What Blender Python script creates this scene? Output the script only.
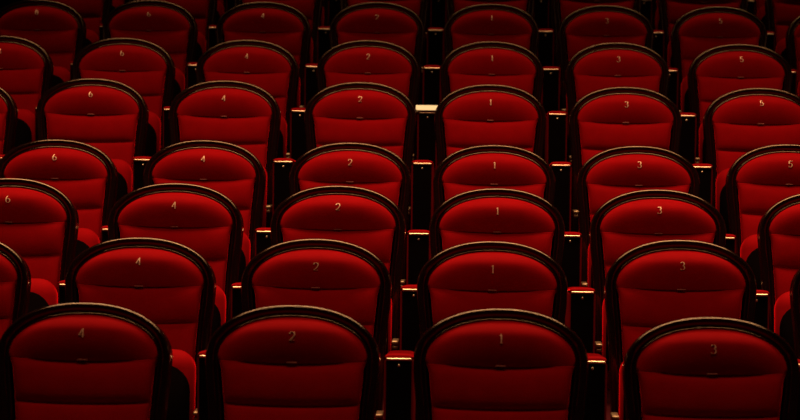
import bpy, bmesh, math, random
from mathutils import Vector, Matrix

sc = bpy.context.scene
for o in list(bpy.data.objects):
    bpy.data.objects.remove(o)
C = sc.collection

# ------------------------------------------------------------------ camera, world, light, exposure
CAM_Z = 1.5730
F_PX = 2480.0
PAN, PITCH, ROLL = 72 / F_PX, math.atan(140 / F_PX), 0.0118
cam_data = bpy.data.cameras.new('camera')
cam = bpy.data.objects.new('camera', cam_data)
C.objects.link(cam)
cam_data.sensor_width = 36.0
cam_data.lens = F_PX / 800 * 36.0
cam_data.clip_end = 100
fwd = Vector((-math.sin(PAN) * math.cos(PITCH), math.cos(PAN) * math.cos(PITCH), -math.sin(PITCH)))
rgt = fwd.cross(Vector((0, 0, 1))).normalized()
upv = rgt.cross(fwd).normalized()
r2 = rgt * math.cos(ROLL) + upv * math.sin(ROLL)
u2 = upv * math.cos(ROLL) - rgt * math.sin(ROLL)
cam.matrix_world = Matrix(((r2.x, u2.x, -fwd.x, 0), (r2.y, u2.y, -fwd.y, 0), (r2.z, u2.z, -fwd.z, CAM_Z), (0, 0, 0, 1)))
cam_data.dof.use_dof = True
cam_data.dof.focus_distance = 8.4
cam_data.dof.aperture_fstop = 6.3
sc.camera = cam

w = bpy.data.worlds.new('dark_hall')
sc.world = w
w.use_nodes = True
w.node_tree.nodes['Background'].inputs['Color'].default_value = (0.5, 0.2, 0.15, 1)
w.node_tree.nodes['Background'].inputs['Strength'].default_value = 0.004


def area(name, loc, target, sx, sy, power, col, spread=180):
    d = bpy.data.lights.new(name, 'AREA')
    d.shape = 'RECTANGLE'
    d.size, d.size_y = sx, sy
    d.energy = power
    d.color = col
    d.spread = math.radians(spread)
    o = bpy.data.objects.new(name, d)
    C.objects.link(o)
    o.location = loc
    o.rotation_euler = (Vector(target) - Vector(loc)).to_track_quat('-Z', 'Y').to_euler()
    return o


area('house_light', (0.0, 8.2, 5.3), (0.0, 8.2, 0.0), 6.0, 1.7, 192, (1, 0.62, 0.34), 100)
area('front_fill_light', (0.0, 5.0, 5.3), (0.0, 7.1, 0.6), 6.0, 0.5, 40, (1, 0.58, 0.32), 90)  # weak fill added to brighten the back panels of the front rows
area('rear_house_light', (0.0, 11.8, 5.9), (0.0, 11.8, 0.0), 6.0, 0.7, 34, (1, 0.62, 0.34), 100)

vs = sc.view_settings
vs.view_transform = 'Standard'
vs.look = 'None'
vs.exposure = 0.0
vs.gamma = 1.0
vs.use_curve_mapping = False

# ------------------------------------------------------------------ materials


def mat(name, base, rough=0.5, metal=0.0, spec=0.5, sheen=0.0, sheen_tint=(1, 1, 1), sheen_rough=0.3,
        spec_tint=(1, 1, 1), noise=0.0, nscale=20.0, bump=0.0, bscale=300.0, coat=0.0):
    m = bpy.data.materials.new(name)
    m.use_nodes = True
    nt = m.node_tree
    b = nt.nodes['Principled BSDF']
    b.inputs['Base Color'].default_value = (*base, 1)
    b.inputs['Roughness'].default_value = rough
    b.inputs['Metallic'].default_value = metal
    b.inputs['Specular IOR Level'].default_value = spec
    b.inputs['Specular Tint'].default_value = (*spec_tint, 1)
    b.inputs['Sheen Weight'].default_value = sheen
    b.inputs['Sheen Tint'].default_value = (*sheen_tint, 1)
    b.inputs['Sheen Roughness'].default_value = sheen_rough
    b.inputs['Coat Weight'].default_value = coat
    tc = nt.nodes.new('ShaderNodeTexCoord')
    if noise > 0:
        n = nt.nodes.new('ShaderNodeTexNoise')
        n.inputs['Scale'].default_value = nscale
        n.inputs['Detail'].default_value = 4
        nt.links.new(tc.outputs['Object'], n.inputs['Vector'])
        mx = nt.nodes.new('ShaderNodeMix')
        mx.data_type = 'RGBA'
        mx.inputs[6].default_value = (*[c * (1 - noise) for c in base], 1)
        mx.inputs[7].default_value = (*[min(1, c * (1 + noise)) for c in base], 1)
        nt.links.new(n.outputs['Fac'], mx.inputs[0])
        nt.links.new(mx.outputs[2], b.inputs['Base Color'])
    if bump > 0:
        n2 = nt.nodes.new('ShaderNodeTexNoise')
        n2.inputs['Scale'].default_value = bscale
        n2.inputs['Detail'].default_value = 2
        nt.links.new(tc.outputs['Object'], n2.inputs['Vector'])
        bp = nt.nodes.new('ShaderNodeBump')
        bp.inputs['Strength'].default_value = bump
        bp.inputs['Distance'].default_value = 0.002
        nt.links.new(n2.outputs['Fac'], bp.inputs['Height'])
        nt.links.new(bp.outputs['Normal'], b.inputs['Normal'])
    return m


VELVET = mat('red_velvet', (0.20, 0.0005, 0.0015), rough=0.85, spec=0.03, sheen=1.0, sheen_tint=(1, 0.004, 0.01),
             sheen_rough=0.28, noise=0.22, nscale=14, bump=0.15, bscale=500)
LACQUER = mat('black_lacquered_wood', (0.006, 0.0015, 0.0015), rough=0.14, spec=0.9, spec_tint=(1, 0.66, 0.38), noise=0.3, nscale=40,
              bump=0.08, bscale=300)
BLACK = mat('matt_black_board', (0.002, 0.001, 0.001), rough=0.8, spec=0.0)
DULLBRASS = mat('dull_brass', (0.45, 0.30, 0.17), rough=0.45, metal=1.0)
BRASS = mat('polished_brass', (0.85, 0.60, 0.36), rough=0.32, metal=1.0)
NUMERAL = mat('gilt_numeral', (0.8, 0.48, 0.30), rough=0.5, metal=0.4)
TAGM = mat('dull_woven_tag', (0.20, 0.05, 0.04), rough=0.7, spec=0.2)
SIDECLOTH = mat('dark_red_side_cloth', (0.10, 0.0006, 0.0015), rough=0.9, spec=0.02, noise=0.2, nscale=30)
CARPET = mat('dark_red_carpet', (0.035, 0.003, 0.004), rough=0.95, spec=0.05, noise=0.3, nscale=60)
PAPER = mat('cream_paper', (0.95, 0.93, 0.72), rough=0.7, spec=0.2)

# ------------------------------------------------------------------ mesh helpers


def link(name, bm, material, parent=None, smooth=True):
    bmesh.ops.recalc_face_normals(bm, faces=bm.faces)
    me = bpy.data.meshes.new(name)
    bm.to_mesh(me)
    bm.free()
    if smooth:
        for p in me.polygons:
            p.use_smooth = True
    me.materials.append(material)
    o = bpy.data.objects.new(name, me)
    C.objects.link(o)
    if parent:
        o.parent = parent
    return o


def rounded_box(bm, lo, hi, r=0.01, seg=3, M=None):
    t = bmesh.ops.create_cube(bm, size=1.0)
    vs_ = t['verts']
    for v in vs_:
        v.co = Vector([lo[i] + (v.co[i] + 0.5) * (hi[i] - lo[i]) for i in range(3)])
    if r > 0:
        es = list({e for v in vs_ for e in v.link_edges})
        res = bmesh.ops.bevel(bm, geom=es, offset=r, segments=seg, profile=0.5, affect='EDGES')
        vs_ = list({v for f in res['faces'] for v in f.verts} | {v for v in vs_ if v.is_valid})
    if M:
        for v in vs_:
            v.co = M(v.co)


# backrest plane: (x, drop below apex, forward) -> chair space (front is -Y)
APEX = 0.95
REC = math.radians(10)
APEX_Y = 0.095


def P(x, dr, n):
    return Vector((x, APEX_Y - dr * math.sin(REC) - n * math.cos(REC), APEX - dr * math.cos(REC) + n * -math.sin(REC) * -1))


def outer_half(dr):
    keys = [(0.145, 0.2300), (0.19, 0.2275), (0.25, 0.221), (0.35, 0.214), (0.5, 0.208), (0.66, 0.204)]
    if dr <= keys[0][0]:
        q = 1 - dr / 0.145
        return 0.2300 * (max(0.0, 1 - q ** 2.15)) ** (1 / 2.15)
    for (a, b), (c, d) in zip(keys, keys[1:]):
        if dr <= c:
            t = (dr - a) / (c - a)
            return b + (d - b) * t
    return keys[-1][1]


def arch_half():
    """right half of the outer arch, apex first, as (x, drop)"""
    pts = []
    for i in range(0, 23):
        a = math.pi / 2 * i / 22
        x = 0.2300 * abs(math.sin(a)) ** (2 / 2.15)
        d = 0.145 * (1 - abs(math.cos(a)) ** (2 / 2.15))
        pts.append((x, d))
    for d in (0.17, 0.20, 0.25, 0.30, 0.37, 0.45, 0.55, 0.64):
        pts.append((outer_half(d), d))
    return pts


HALF = arch_half()
PATH = [(-x, d) for x, d in reversed(HALF[1:])] + HALF       # left foot -> apex -> right foot


def path_normals():
    ns = []
    for i in range(len(PATH)):
        a = PATH[max(0, i - 1)]
        b = PATH[min(len(PATH) - 1, i + 1)]
        tx, td = b[0] - a[0], b[1] - a[1]
        l = math.hypot(tx, td)
        ns.append((-td / l, tx / l))          # inward (towards the panel)
    return ns


NORM = path_normals()


def inner(off):
    return [(p[0] + n[0] * off, p[1] + n[1] * off) for p, n in zip(PATH, NORM)]


PROFILE = [(0.0, -0.045), (0.0, 0.007), (0.0004, 0.0105), (0.0014, 0.0138), (0.0030, 0.0165), (0.0050, 0.0182), (0.0072, 0.0190),
           (0.0095, 0.0188), (0.016, 0.0165), (0.0250, 0.0118), (0.0258, 0.010), (0.0262, 0.0075), (0.0272, 0.0070), (0.0284, 0.0098),
           (0.0302, 0.0120), (0.0325, 0.0128), (0.0346, 0.0115), (0.0362, 0.008), (0.037, 0.002), (0.037, -0.045)]
PROFILE = [(w_ * 0.92, d_) for w_, d_ in PROFILE]


def frame_bm():
    bm = bmesh.new()
    rings = []
    # legs: straight drop from the last plane point to the floor
    for i, (p, n) in enumerate(zip(PATH, NORM)):
        rings.append([bm.verts.new(P(p[0] + n[0] * w_, p[1] + n[1] * w_, d_)) for w_, d_ in PROFILE])
    def leg(ring, up):
        zs = [v.co.copy() for v in ring]
        return [bm.verts.new(Vector((c.x, c.y + 0.02, 0.0))) for c in zs]
    rings.insert(0, leg(rings[0], 0))
    rings.append(leg(rings[-1], 0))
    for a, b in zip(rings, rings[1:]):
        k = len(a)
        for j in range(k):
            bm.faces.new((a[j], a[(j + 1) % k], b[(j + 1) % k], b[j]))
    bm.faces.new(rings[0])
    bm.faces.new(rings[-1])
    return bm


def pillow(outline, centre, n0, B, back=-0.02):
    bm = bmesh.new()
    ts = [1.0, 0.985, 0.965, 0.94, 0.90, 0.84, 0.76, 0.66, 0.54, 0.40, 0.25, 0.12]
    rings = []
    for t in ts:
        ring = []
        for x, d in outline:
            xx = centre[0] + t * (x - centre[0])
            dd = centre[1] + t * (d - centre[1])
            ring.append(bm.verts.new(P(xx, dd, head_surf(xx, dd) if t < 1 else n0)))
        rings.append(ring)
    bk = [bm.verts.new(P(x, d, back)) for x, d in outline]
    allr = [bk] + rings
    for a, b in zip(allr, allr[1:]):
        k = len(a)
        for j in range(k):
            bm.faces.new((a[j], a[(j + 1) % k], b[(j + 1) % k], b[j]))
    c = bm.verts.new(P(centre[0], centre[1], head_surf(centre[0], centre[1])))
    last = rings[-1]
    for j in range(len(last)):
        bm.faces.new((last[j], last[(j + 1) % len(last)], c))
    bm.faces.new(bk)
    return bm


SEAM1, SEAM2, BOTTOM = 0.149, 0.260, 0.62


def sag(x):
    return 0.007 * (1 - (x / 0.19) ** 2)


def head_outline():
    pts = [(x, d) for x, d in inner(0.0335) if d < 0.143]
    xr = pts[-1][0]
    n = 17
    xe = inner_at(SEAM1) - 0.002
    for i in range(n):
        x = xe - 2 * xe * i / (n - 1)
        pts.append((x, SEAM1 + sag(x)))
    return pts


def inner_at(dr):
    # half width of the opening at a given drop
    best = None
    pts = [p for p in inner(0.0335) if p[0] > 0]
    for a, b in zip(pts, pts[1:]):
        if (a[1] - dr) * (b[1] - dr) <= 0 and b[1] != a[1]:
            t = (dr - a[1]) / (b[1] - a[1])
            best = a[0] + (b[0] - a[0]) * t
    return best or pts[-1][0]


def panels_bm():
    """upholstery below the headrest: three stitched panels in one mesh, with grooves at the seams"""
    bm = bmesh.new()
    segs = [(SEAM1, SEAM2, 0.014, 0.020), (SEAM2, 0.46, 0.014, 0.020), (0.46, BOTTOM, 0.014, 0.020)]
    us = [-1, -0.985, -0.96, -0.92, -0.84, -0.7, -0.5, -0.25, 0, 0.25, 0.5, 0.7, 0.84, 0.92, 0.96, 0.985, 1]
    rows = []
    for a, b, n0, B in segs:
        ws = [0.0, 0.025, 0.06, 0.12, 0.25, 0.42, 0.6, 0.78, 0.9, 0.96, 1.0]
        for k, wv in enumerate(ws):
            d = a + (b - a) * wv
            hw = inner_at(min(d, 0.6)) - 0.001 - 0.007 * min(1.0, (d - SEAM1) / 0.02)
            row = []
            for u in us:
                x = u * hw
                dd = d + sag(x) * (1 if d < 0.42 else 0)
                e = (1 - abs(2 * wv - 1) ** 5) ** 0.6 * 0.65 + 0.35 * (1 - abs(2 * wv - 1) ** 2.2)
                if a == SEAM1 and wv < 0.5:
                    e = max(e, 0.42)
                s_ = (1 - abs(u) ** 10) ** 0.5
                row.append(bm.verts.new(P(x, dd, n0 * (0.45 + 0.55 * s_) + B * e * s_ - min(0.016, (d - SEAM1) * 0.07))))
            rows.append(row)
    for a, b in zip(rows, rows[1:]):
        for j in range(len(us) - 1):
            bm.faces.new((a[j], a[j + 1], b[j + 1], b[j]))
    # close the back
    edge = [r[0] for r in rows] + rows[-1][1:] + [r[-1] for r in reversed(rows[:-1])] + list(reversed(rows[0][1:-1]))
    bk = []
    for v in edge:
        bk.append(bm.verts.new(v.co + Vector((0, 0.05, 0))))
    k = len(edge)
    for j in range(k):
        bm.faces.new((edge[j], edge[(j + 1) % k], bk[(j + 1) % k], bk[j]))
    bm.faces.new(bk)
    bmesh.ops.remove_doubles(bm, verts=bm.verts, dist=0.0002)
    return bm


# digits as calligraphic strokes: heavy verticals, thin horizontals; unit box x -0.35..0.35, y 0..1 (up)
def arc(cx, cy, rx, ry, a0, a1, n=14):
    return [(cx + rx * math.cos(math.radians(a0 + (a1 - a0) * i / n)), cy + ry * math.sin(math.radians(a0 + (a1 - a0) * i / n)))
            for i in range(n + 1)]


DIGITS = {
    '1': [[(0, 0.0), (0, 0.5), (0, 1.0)], [(-0.16, 0.84), (-0.08, 0.9), (0, 1.0)], [(-0.16, 0), (0.16, 0)]],
    '2': [arc(0, 0.72, 0.28, 0.28, 170, -30) + [(0.1, 0.36), (-0.3, 0.02)], [(-0.3, 0.02), (0.3, 0.02)]],
    '3': [arc(-0.02, 0.76, 0.25, 0.24, 150, -80), arc(-0.02, 0.26, 0.3, 0.27, 80, -150)],
    '4': [[(0.12, 0.0), (0.12, 0.5), (0.12, 1.0)], [(0.12, 1.0), (-0.32, 0.28)], [(-0.32, 0.28), (0.32, 0.28)]],
    '5': [[(-0.2, 1.0), (0.27, 1.0)], [(-0.2, 1.0), (-0.22, 0.55)], arc(-0.02, 0.31, 0.29, 0.31, 135, -150)],
    '6': [arc(0.0, 0.3, 0.28, 0.3, 0, 360, 22), arc(0.12, 0.42, 0.4, 0.58, 110, 200)],
    '7': [[(-0.3, 1.0), (0.3, 1.0)], [(0.3, 1.0), (0.05, 0.5), (-0.08, 0.0)]],
    '8': [arc(0.0, 0.76, 0.22, 0.24, 0, 360, 20), arc(0.0, 0.27, 0.28, 0.27, 0, 360, 22)],
}
NUM_DROP = 0.0855


def digit_bm(ch, surf, drop):
    bm = bmesh.new()
    H = 0.0230
    for st in DIGITS[ch]:
        pr = None
        for i, p in enumerate(st):
            a, b = st[max(0, i - 1)], st[min(len(st) - 1, i + 1)]
            tx, ty = b[0] - a[0], b[1] - a[1]
            l = math.hypot(tx, ty) or 1
            tx, ty = tx / l, ty / l
            wd = (0.02 + 0.078 * abs(ty) ** 1.5) * 0.85
            nx, ny = -ty, tx
            ring = []
            for sgn, dep in ((-1, 0), (-0.8, 0.0022), (0.8, 0.0022), (1, 0)):
                x = (p[0] + nx * wd * sgn) * H
                z = (p[1] - 0.5 + ny * wd * sgn) * H
                ring.append(bm.verts.new(P(x + 0.001, drop - z, surf(x, drop - z) + dep)))
            if pr:
                for j in range(4):
                    bm.faces.new((pr[j], pr[(j + 1) % 4], ring[(j + 1) % 4], ring[j]))
            else:
                bm.faces.new(ring)
            pr = ring
        bm.faces.new(pr)
    return bm


HEAD_C = (0.0, 0.103)
HEAD_N0, HEAD_B = 0.012, 0.043
HO = head_outline()


IN_PTS = sorted([(dd_, x_) for x_, dd_ in inner(0.0335) if x_ >= 0])
HEAD_TOP = IN_PTS[0][0]


def head_surf(x, d):
    """forward height of the headrest surface at (x, drop): a cushion fullest above its middle"""
    W = IN_PTS[-1][1]
    for (d0, x0), (d1, x1) in zip(IN_PTS, IN_PTS[1:]):
        if d0 <= d <= d1:
            W = x0 + (x1 - x0) * (d - d0) / max(1e-9, d1 - d0)
            break
    u = min(1.0, abs(x) / max(W, 1e-4))
    wv = min(1.0, max(0.0, (d - HEAD_TOP) / (SEAM1 + sag(x) - HEAD_TOP)))
    A = max(0.0, 1 - u ** 3.0) ** 0.75
    if wv < 0.36:
        V = max(0.0, 1 - ((0.36 - wv) / 0.36) ** 2.0)
    else:
        V = 1 - 0.66 * ((wv - 0.36) / 0.64) ** 1.8
    return HEAD_N0 + HEAD_B * A * V


# ------------------------------------------------------------------ the setting: stepped stalls floor
# row name, distance from the camera, floor height
ROWS = [
    ('first', 6.418, -0.0000),
    ('second', 7.480, 0.1056),
    ('third', 8.347, 0.2288),
    ('fourth', 9.266, 0.3489),
    ('fifth', 10.135, 0.5686),
    ('sixth', 11.007, 0.7540),
    ('seventh', 11.931, 0.9458),
    ('eighth', 12.825, 1.1358),
    ('ninth', 13.725, 1.3258),
]
SEATS = [['4', '2', '1', '3'],
         ['6', '4', '2', '1', '3', '5'],
         ['6', '4', '2', '1', '3', '5'],
         ['6', '4', '2', '1', '3', '5'],
         ['8', '6', '4', '2', '1', '3', '5'],
         ['8', '6', '4', '2', '1', '3', '5'],
         ['8', '6', '4', '2', '1', '3', '5', '7'],
         ['8', '6', '4', '2', '1', '3', '5', '7'],
         ['8', '6', '4', '2', '1', '3', '5', '7']]
COL = {'8': -4, '6': -3, '4': -2, '2': -1, '1': 0, '3': 1, '5': 2, '7': 3}
X1, PITCH_X = 0.0813, 0.55
# small differences of single seats (metres): sideways, height, height of the numeral
JIT = {
    ('second', '6'): (-0.018, 0.0, 0.006), ('second', '5'): (0.024, 0.0, 0.006), ('third', '5'): (0.021, 0.0, 0.006),
    ('first', '4'): (-0.000, -0.001, 0.001), ('first', '2'): (0.002, 0.000, 0.000), ('first', '1'): (-0.001, -0.001, 0.002), ('first', '3'): (0.001, -0.014, -0.004),
    ('second', '4'): (0.005, -0.005, 0.006), ('second', '2'): (-0.004, -0.002, -0.005), ('second', '1'): (-0.016, -0.002, -0.006), ('second', '3'): (0.007, 0.009, 0.001),
    ('third', '6'): (-0.009, 0.008, 0.007), ('third', '4'): (0.008, -0.001, 0.003), ('third', '2'): (0.014, -0.002, 0.006), ('third', '1'): (0.005, -0.004, 0.001), ('third', '3'): (-0.000, -0.001, 0.008),
    ('fourth', '6'): (-0.006, -0.004, 0.010), ('fourth', '4'): (0.006, 0.000, 0.007), ('fourth', '2'): (0.008, -0.002, 0.003), ('fourth', '1'): (0.001, -0.004, 0.001), ('fourth', '3'): (-0.008, -0.001, 0.007), ('fourth', '5'): (0.004, 0.011, 0.004),
    ('fifth', '6'): (-0.005, 0.004, 0.011), ('fifth', '4'): (-0.006, 0.002, 0.003), ('fifth', '2'): (0.004, 0.002, 0.006), ('fifth', '1'): (-0.011, -0.001, 0.003), ('fifth', '3'): (-0.007, -0.004, 0.004), ('fifth', '5'): (-0.006, -0.002, 0.014),
    ('sixth', '8'): (0.000, 0.001, 0.006), ('sixth', '6'): (0.000, -0.002, 0.006), ('sixth', '4'): (0.007, -0.004, 0.001), ('sixth', '2'): (-0.003, 0.000, 0.001), ('sixth', '1'): (-0.001, 0.001, -0.000), ('sixth', '3'): (0.008, 0.002, 0.001), ('sixth', '5'): (0.002, 0.001, 0.008),
    ('seventh', '8'): (0.003, -0.003, 0.013), ('seventh', '6'): (-0.003, 0.001, 0.006), ('seventh', '4'): (-0.001, -0.001, 0.006), ('seventh', '2'): (-0.001, 0.003, 0.002), ('seventh', '1'): (0.001, 0.001, 0.005), ('seventh', '3'): (0.003, -0.000, 0.000), ('seventh', '5'): (-0.003, -0.000, 0.004),
}

for i, (nm, y, z) in enumerate(ROWS):
    y0 = -2.0 if i == 0 else y - 0.62
    y1 = ROWS[i + 1][1] - 0.62 if i + 1 < len(ROWS) else y + 2.5
    bm = bmesh.new()
    rounded_box(bm, (-4.2, y0, z - 0.4), (4.2, y1, z), 0)
    o = link('floor' if i == 0 else 'floor_step_%d' % i, bm, CARPET, smooth=False)
    o['kind'] = 'structure'
bm = bmesh.new()
rounded_box(bm, (-4.2, ROWS[-1][1] + 2.5, 0), (4.2, ROWS[-1][1] + 2.6, 4.2), 0)
o = link('wall_back', bm, CARPET, smooth=False)
o['kind'] = 'structure'

# ------------------------------------------------------------------ prototype seat


def part(name, bm, m, parent, label=None, smooth=True):
    o = link(name, bm, m, parent, smooth)
    if label:
        o['label'] = label
    return o


def make_seat():
    root = bpy.data.objects.new('theatre_seat', None)
    C.objects.link(root)
    part('back_frame', frame_bm(), LACQUER, root, 'arched black lacquered wooden frame')
    head = part('headrest', pillow(HO, HEAD_C, HEAD_N0, HEAD_B), VELVET, root)
    bm = bmesh.new()
    hw = 0.014
    n_t = 0.0290
    rounded_box(bm, (-hw, 0, 0), (hw, 0.0022, 0.0035), 0.0008, 1,
                M=lambda c: P(c.x, SEAM1 + 0.0065 - c.z, n_t + c.y))
    part('seam_tag', bm, TAGM, head, 'small pale tag sewn into the seam')
    part('back_cushion', panels_bm(), VELVET, root)
    # rear shell of the backrest
    bm = bmesh.new()
    out = [(x, d) for x, d in inner(0.03)]
    a = [bm.verts.new(P(x, d, -0.03)) for x, d in out]
    b = [bm.verts.new(P(x, d, -0.043)) for x, d in out]
    k = len(a)
    for j in range(k):
        bm.faces.new((a[j], a[(j + 1) % k], b[(j + 1) % k], b[j]))
    bm.faces.new(a)
    bm.faces.new(list(reversed(b)))
    part('back_shell', bm, LACQUER, root)

    # tipped-up seat: cushion with black board under it (facing the stage)
    def S(c):   # local: x, y = towards the stage, z = up along the seat
        t = math.radians(11)
        return Vector((c.x, -0.085 - c.y * math.cos(t) + c.z * math.sin(t), 0.273 + c.z * math.cos(t) + c.y * math.sin(t)))
    bm = bmesh.new()
    rounded_box(bm, (-0.192, 0.0, 0.0), (0.192, 0.135, 0.345), 0.06, 7, M=S)
    cush = part('seat_cushion', bm, VELVET, root)
    bm = bmesh.new()
    ol = []
    hx, z0, z1, rr = 0.183, 0.02, 0.295, 0.08
    for cx, cz, a0 in ((hx - rr, z1 - rr, 0), (-hx + rr, z1 - rr, 90), (-hx + rr, z0 + rr, 180), (hx - rr, z0 + rr, 270)):
        ol += arc(cx, cz, rr, rr, a0, a0 + 90, 6)
    la = [bm.verts.new(S(Vector((x, 0.125, zz)))) for x, zz in ol]
    lb = [bm.verts.new(S(Vector((x, 0.1385, zz)))) for x, zz in ol]
    for j in range(len(ol)):
        k2 = (j + 1) % len(ol)
        bm.faces.new((la[j], la[k2], lb[k2], lb[j]))
    bm.faces.new(la)
    bm.faces.new(lb)
    part('seat_underside', bm, BLACK, cush, 'black board under the folded seat')
    for s in (-1, 1):
        bm = bmesh.new()
        rounded_box(bm, (s * 0.207 - 0.011, -0.205, 0.44), (s * 0.207 + 0.011, -0.12, 0.452), 0.003, 2)
        rounded_box(bm, (s * 0.207 - 0.009, -0.20, 0.425), (s * 0.207 + 0.009, -0.12, 0.4365), 0.003, 2)
        part('hinge_bracket', bm, DULLBRASS, root, 'small brass hinge bracket beside the seat')
    return root, head


def kids(o):
    return [c for c in C.objects if c.parent == o]


def copy_tree(o, parent=None):
    c = o.copy()
    C.objects.link(c)
    if parent:
        c.parent = parent
    for ch in tree[o.name]:
        copy_tree(ch, c)
    return c


proto, head0 = make_seat()
tree = {}
for o in list(C.objects):
    tree[o.name] = [c for c in C.objects if c.parent == o]


def digit_mesh(ch, up):
    bm = digit_bm(ch, head_surf, NUM_DROP - up)
    bmesh.ops.recalc_face_normals(bm, faces=bm.faces)
    me = bpy.data.meshes.new('seat_number')
    bm.to_mesh(me)
    bm.free()
    me.materials.append(NUMERAL)
    return me


first = True
for (nm, y, z), nums in zip(ROWS, SEATS):
    for ch in nums:
        if first:
            r = proto
            first = False
        else:
            r = copy_tree(proto)
        dx, dz, dn = JIT.get((nm, ch), (0.0, 0.0, 0.006))
        r.location = (X1 + COL[ch] * PITCH_X + dx, y, z)
        r.scale = (1, 1, 1 + dz / 0.86)
        hd = [c for c in r.children if c.name.split('.')[0] == 'headrest'][0]
        d = bpy.data.objects.new('seat_number', digit_mesh(ch, dn))
        C.objects.link(d)
        d.parent = hd
        d['label'] = 'gilt numeral ' + ch
        if nm in ('eighth', 'ninth'):
            r['label'] = 'red velvet seat in the %s row from the front, in line with seats numbered %s' % (nm, ch)
        elif nm == 'second' and ch == '6':
            r['label'] = 'folded red velvet theatre seat left of seat 4 in the second row from the front'
        elif nm == 'second' and ch == '5' or nm == 'third' and ch == '5':
            r['label'] = 'folded red velvet theatre seat right of seat 3 in the %s row from the front' % nm
        elif nm == 'fifth' and ch == '8':
            r['label'] = 'folded red velvet theatre seat left of seat 6 in the fifth row from the front'
        elif nm == 'seventh' and ch == '7':
            r['label'] = 'folded red velvet theatre seat right of seat 5 in the seventh row from the front'
        else:
            r['label'] = 'folded red velvet theatre seat numbered %s in the %s row from the front' % (ch, nm)
        r['category'] = 'theatre seat'
        r['group'] = 'red theatre seats in raked rows'

# ------------------------------------------------------------------ armrests between the seats


def make_arm():
    root = bpy.data.objects.new('armrest', None)
    C.objects.link(root)
    yf, yb = -0.385, -0.085
    # upholstered body
    bm = bmesh.new()
    rounded_box(bm, (-0.043, yf + 0.004, 0.0), (0.043, yb, 0.636), 0.008, 3, M=lambda c: Vector((c.x, c.y, c.z - max(0.0, c.z - 0.5) / 0.15 * 0.024 * (c.y - yf) / (yb - yf))))
    part('side_panel', bm, SIDECLOTH, root)
    bm = bmesh.new()
    rounded_box(bm, (-0.0365, yf - 0.006, 0.004), (0.0365, yf + 0.03, 0.636), 0.003, 2)
    fp = part('front_plate', bm, BLACK, root, 'black front plate')
    bm = bmesh.new()
    t = bmesh.ops.create_uvsphere(bm, u_segments=10, v_segments=6, radius=0.0045)
    for v in bm.verts:
        v.co = Vector((v.co.x, v.co.y * 0.6 + yf - 0.006, v.co.z + 0.619))
    part('screw', bm, BRASS, fp, 'bright screw head')
    # arm pad with rounded crown
    bm = bmesh.new()
    pr = []
    for i in range(13):
        a = math.pi * i / 12
        pr.append((0.041 * math.copysign(abs(math.cos(a)) ** 0.6, math.cos(a)), 0.640 + 0.013 * math.sin(a) ** 0.6))
    ys = [(yf - 0.004, 0.6), (yf + 0.001, 0.85), (yf + 0.010, 0.97), (yf + 0.03, 1.0), (yb - 0.02, 1.0), (yb, 0.8)]
    rings = [[bm.verts.new((x, yy, 0.640 + (zz - 0.640) * sc_ - 0.024 * max(0.0, (yy - yf) / (yb - yf)))) for x, zz in pr] for yy, sc_ in ys]
    for a, b in zip(rings, rings[1:]):
        for j in range(len(pr)):
            k2 = (j + 1) % len(pr)
            bm.faces.new((a[j], a[k2], b[k2], b[j]))
    bm.faces.new(rings[0])
    bm.faces.new(rings[-1])
    part('arm_pad', bm, VELVET, root)
    bm = bmesh.new()
    rounded_box(bm, (-0.0365, yf - 0.011, 0.633), (0.0365, yf + 0.006, 0.641), 0.003, 3)
    part('trim_strip', bm, BRASS, root, 'polished brass strip under the pad')
    return root


arm0 = make_arm()
for o in list(C.objects):
    if o.name not in tree:
        tree[o.name] = [c for c in C.objects if c.parent == o]
ORD = ['8', '6', '4', '2', '1', '3', '5', '7']
first = True
for (nm, y, z), nums in zip(ROWS, SEATS):
    gaps = list(zip(nums, nums[1:]))
    k0, k1 = ORD.index(nums[0]), ORD.index(nums[-1])
    gl = [(a, b) for a, b in gaps]
    def sx(c):
        return X1 + COL[c] * PITCH_X + JIT.get((nm, c), (0, 0, 0))[0]
    xs = [((a, b), (sx(a) + sx(b)) / 2) for a, b in gl]
    if k0 > 0:
        xs.insert(0, ((None, nums[0]), sx(nums[0]) - 0.5 * PITCH_X))
    if k1 < len(ORD) - 1:
        xs.append(((nums[-1], None), sx(nums[-1]) + 0.5 * PITCH_X))
    for (a, b), x in xs:
        if first:
            r = arm0
            first = False
        else:
            r = copy_tree(arm0)
        r.location = (x, y, z)
        if a is None:
            t = 'left of seat %s' % b
        elif b is None:
            t = 'right of seat %s' % a
        else:
            t = 'between seats %s and %s' % (a, b)
        r['label'] = 'padded armrest %s in the %s row from the front' % (t, nm)
        r['category'] = 'armrest'
        r['group'] = 'padded armrests between the theatre seats'

# ------------------------------------------------------------------ folded cream leaflet on one armrest of the sixth row
y6, z6 = ROWS[5][1], ROWS[5][2]
bm = bmesh.new()
rounded_box(bm, (-0.052, -0.0015, 0.0), (0.048, 0.0015, 0.030), 0.0008, 1)
rounded_box(bm, (-0.046, -0.0042, -0.006), (0.040, -0.0017, 0.016), 0.0008, 1)
R = Matrix.Rotation(math.radians(-50), 4, 'X')
for v in bm.verts:
    v.co = R @ v.co
lf = link('leaflet', bm, PAPER, None, smooth=False)
lf.location = (X1 - 0.5 * PITCH_X, y6 - 0.402, z6 + 0.650)
lf['label'] = 'folded cream leaflet lying on the armrest left of seat 1 in the sixth row'
lf['category'] = 'leaflet'
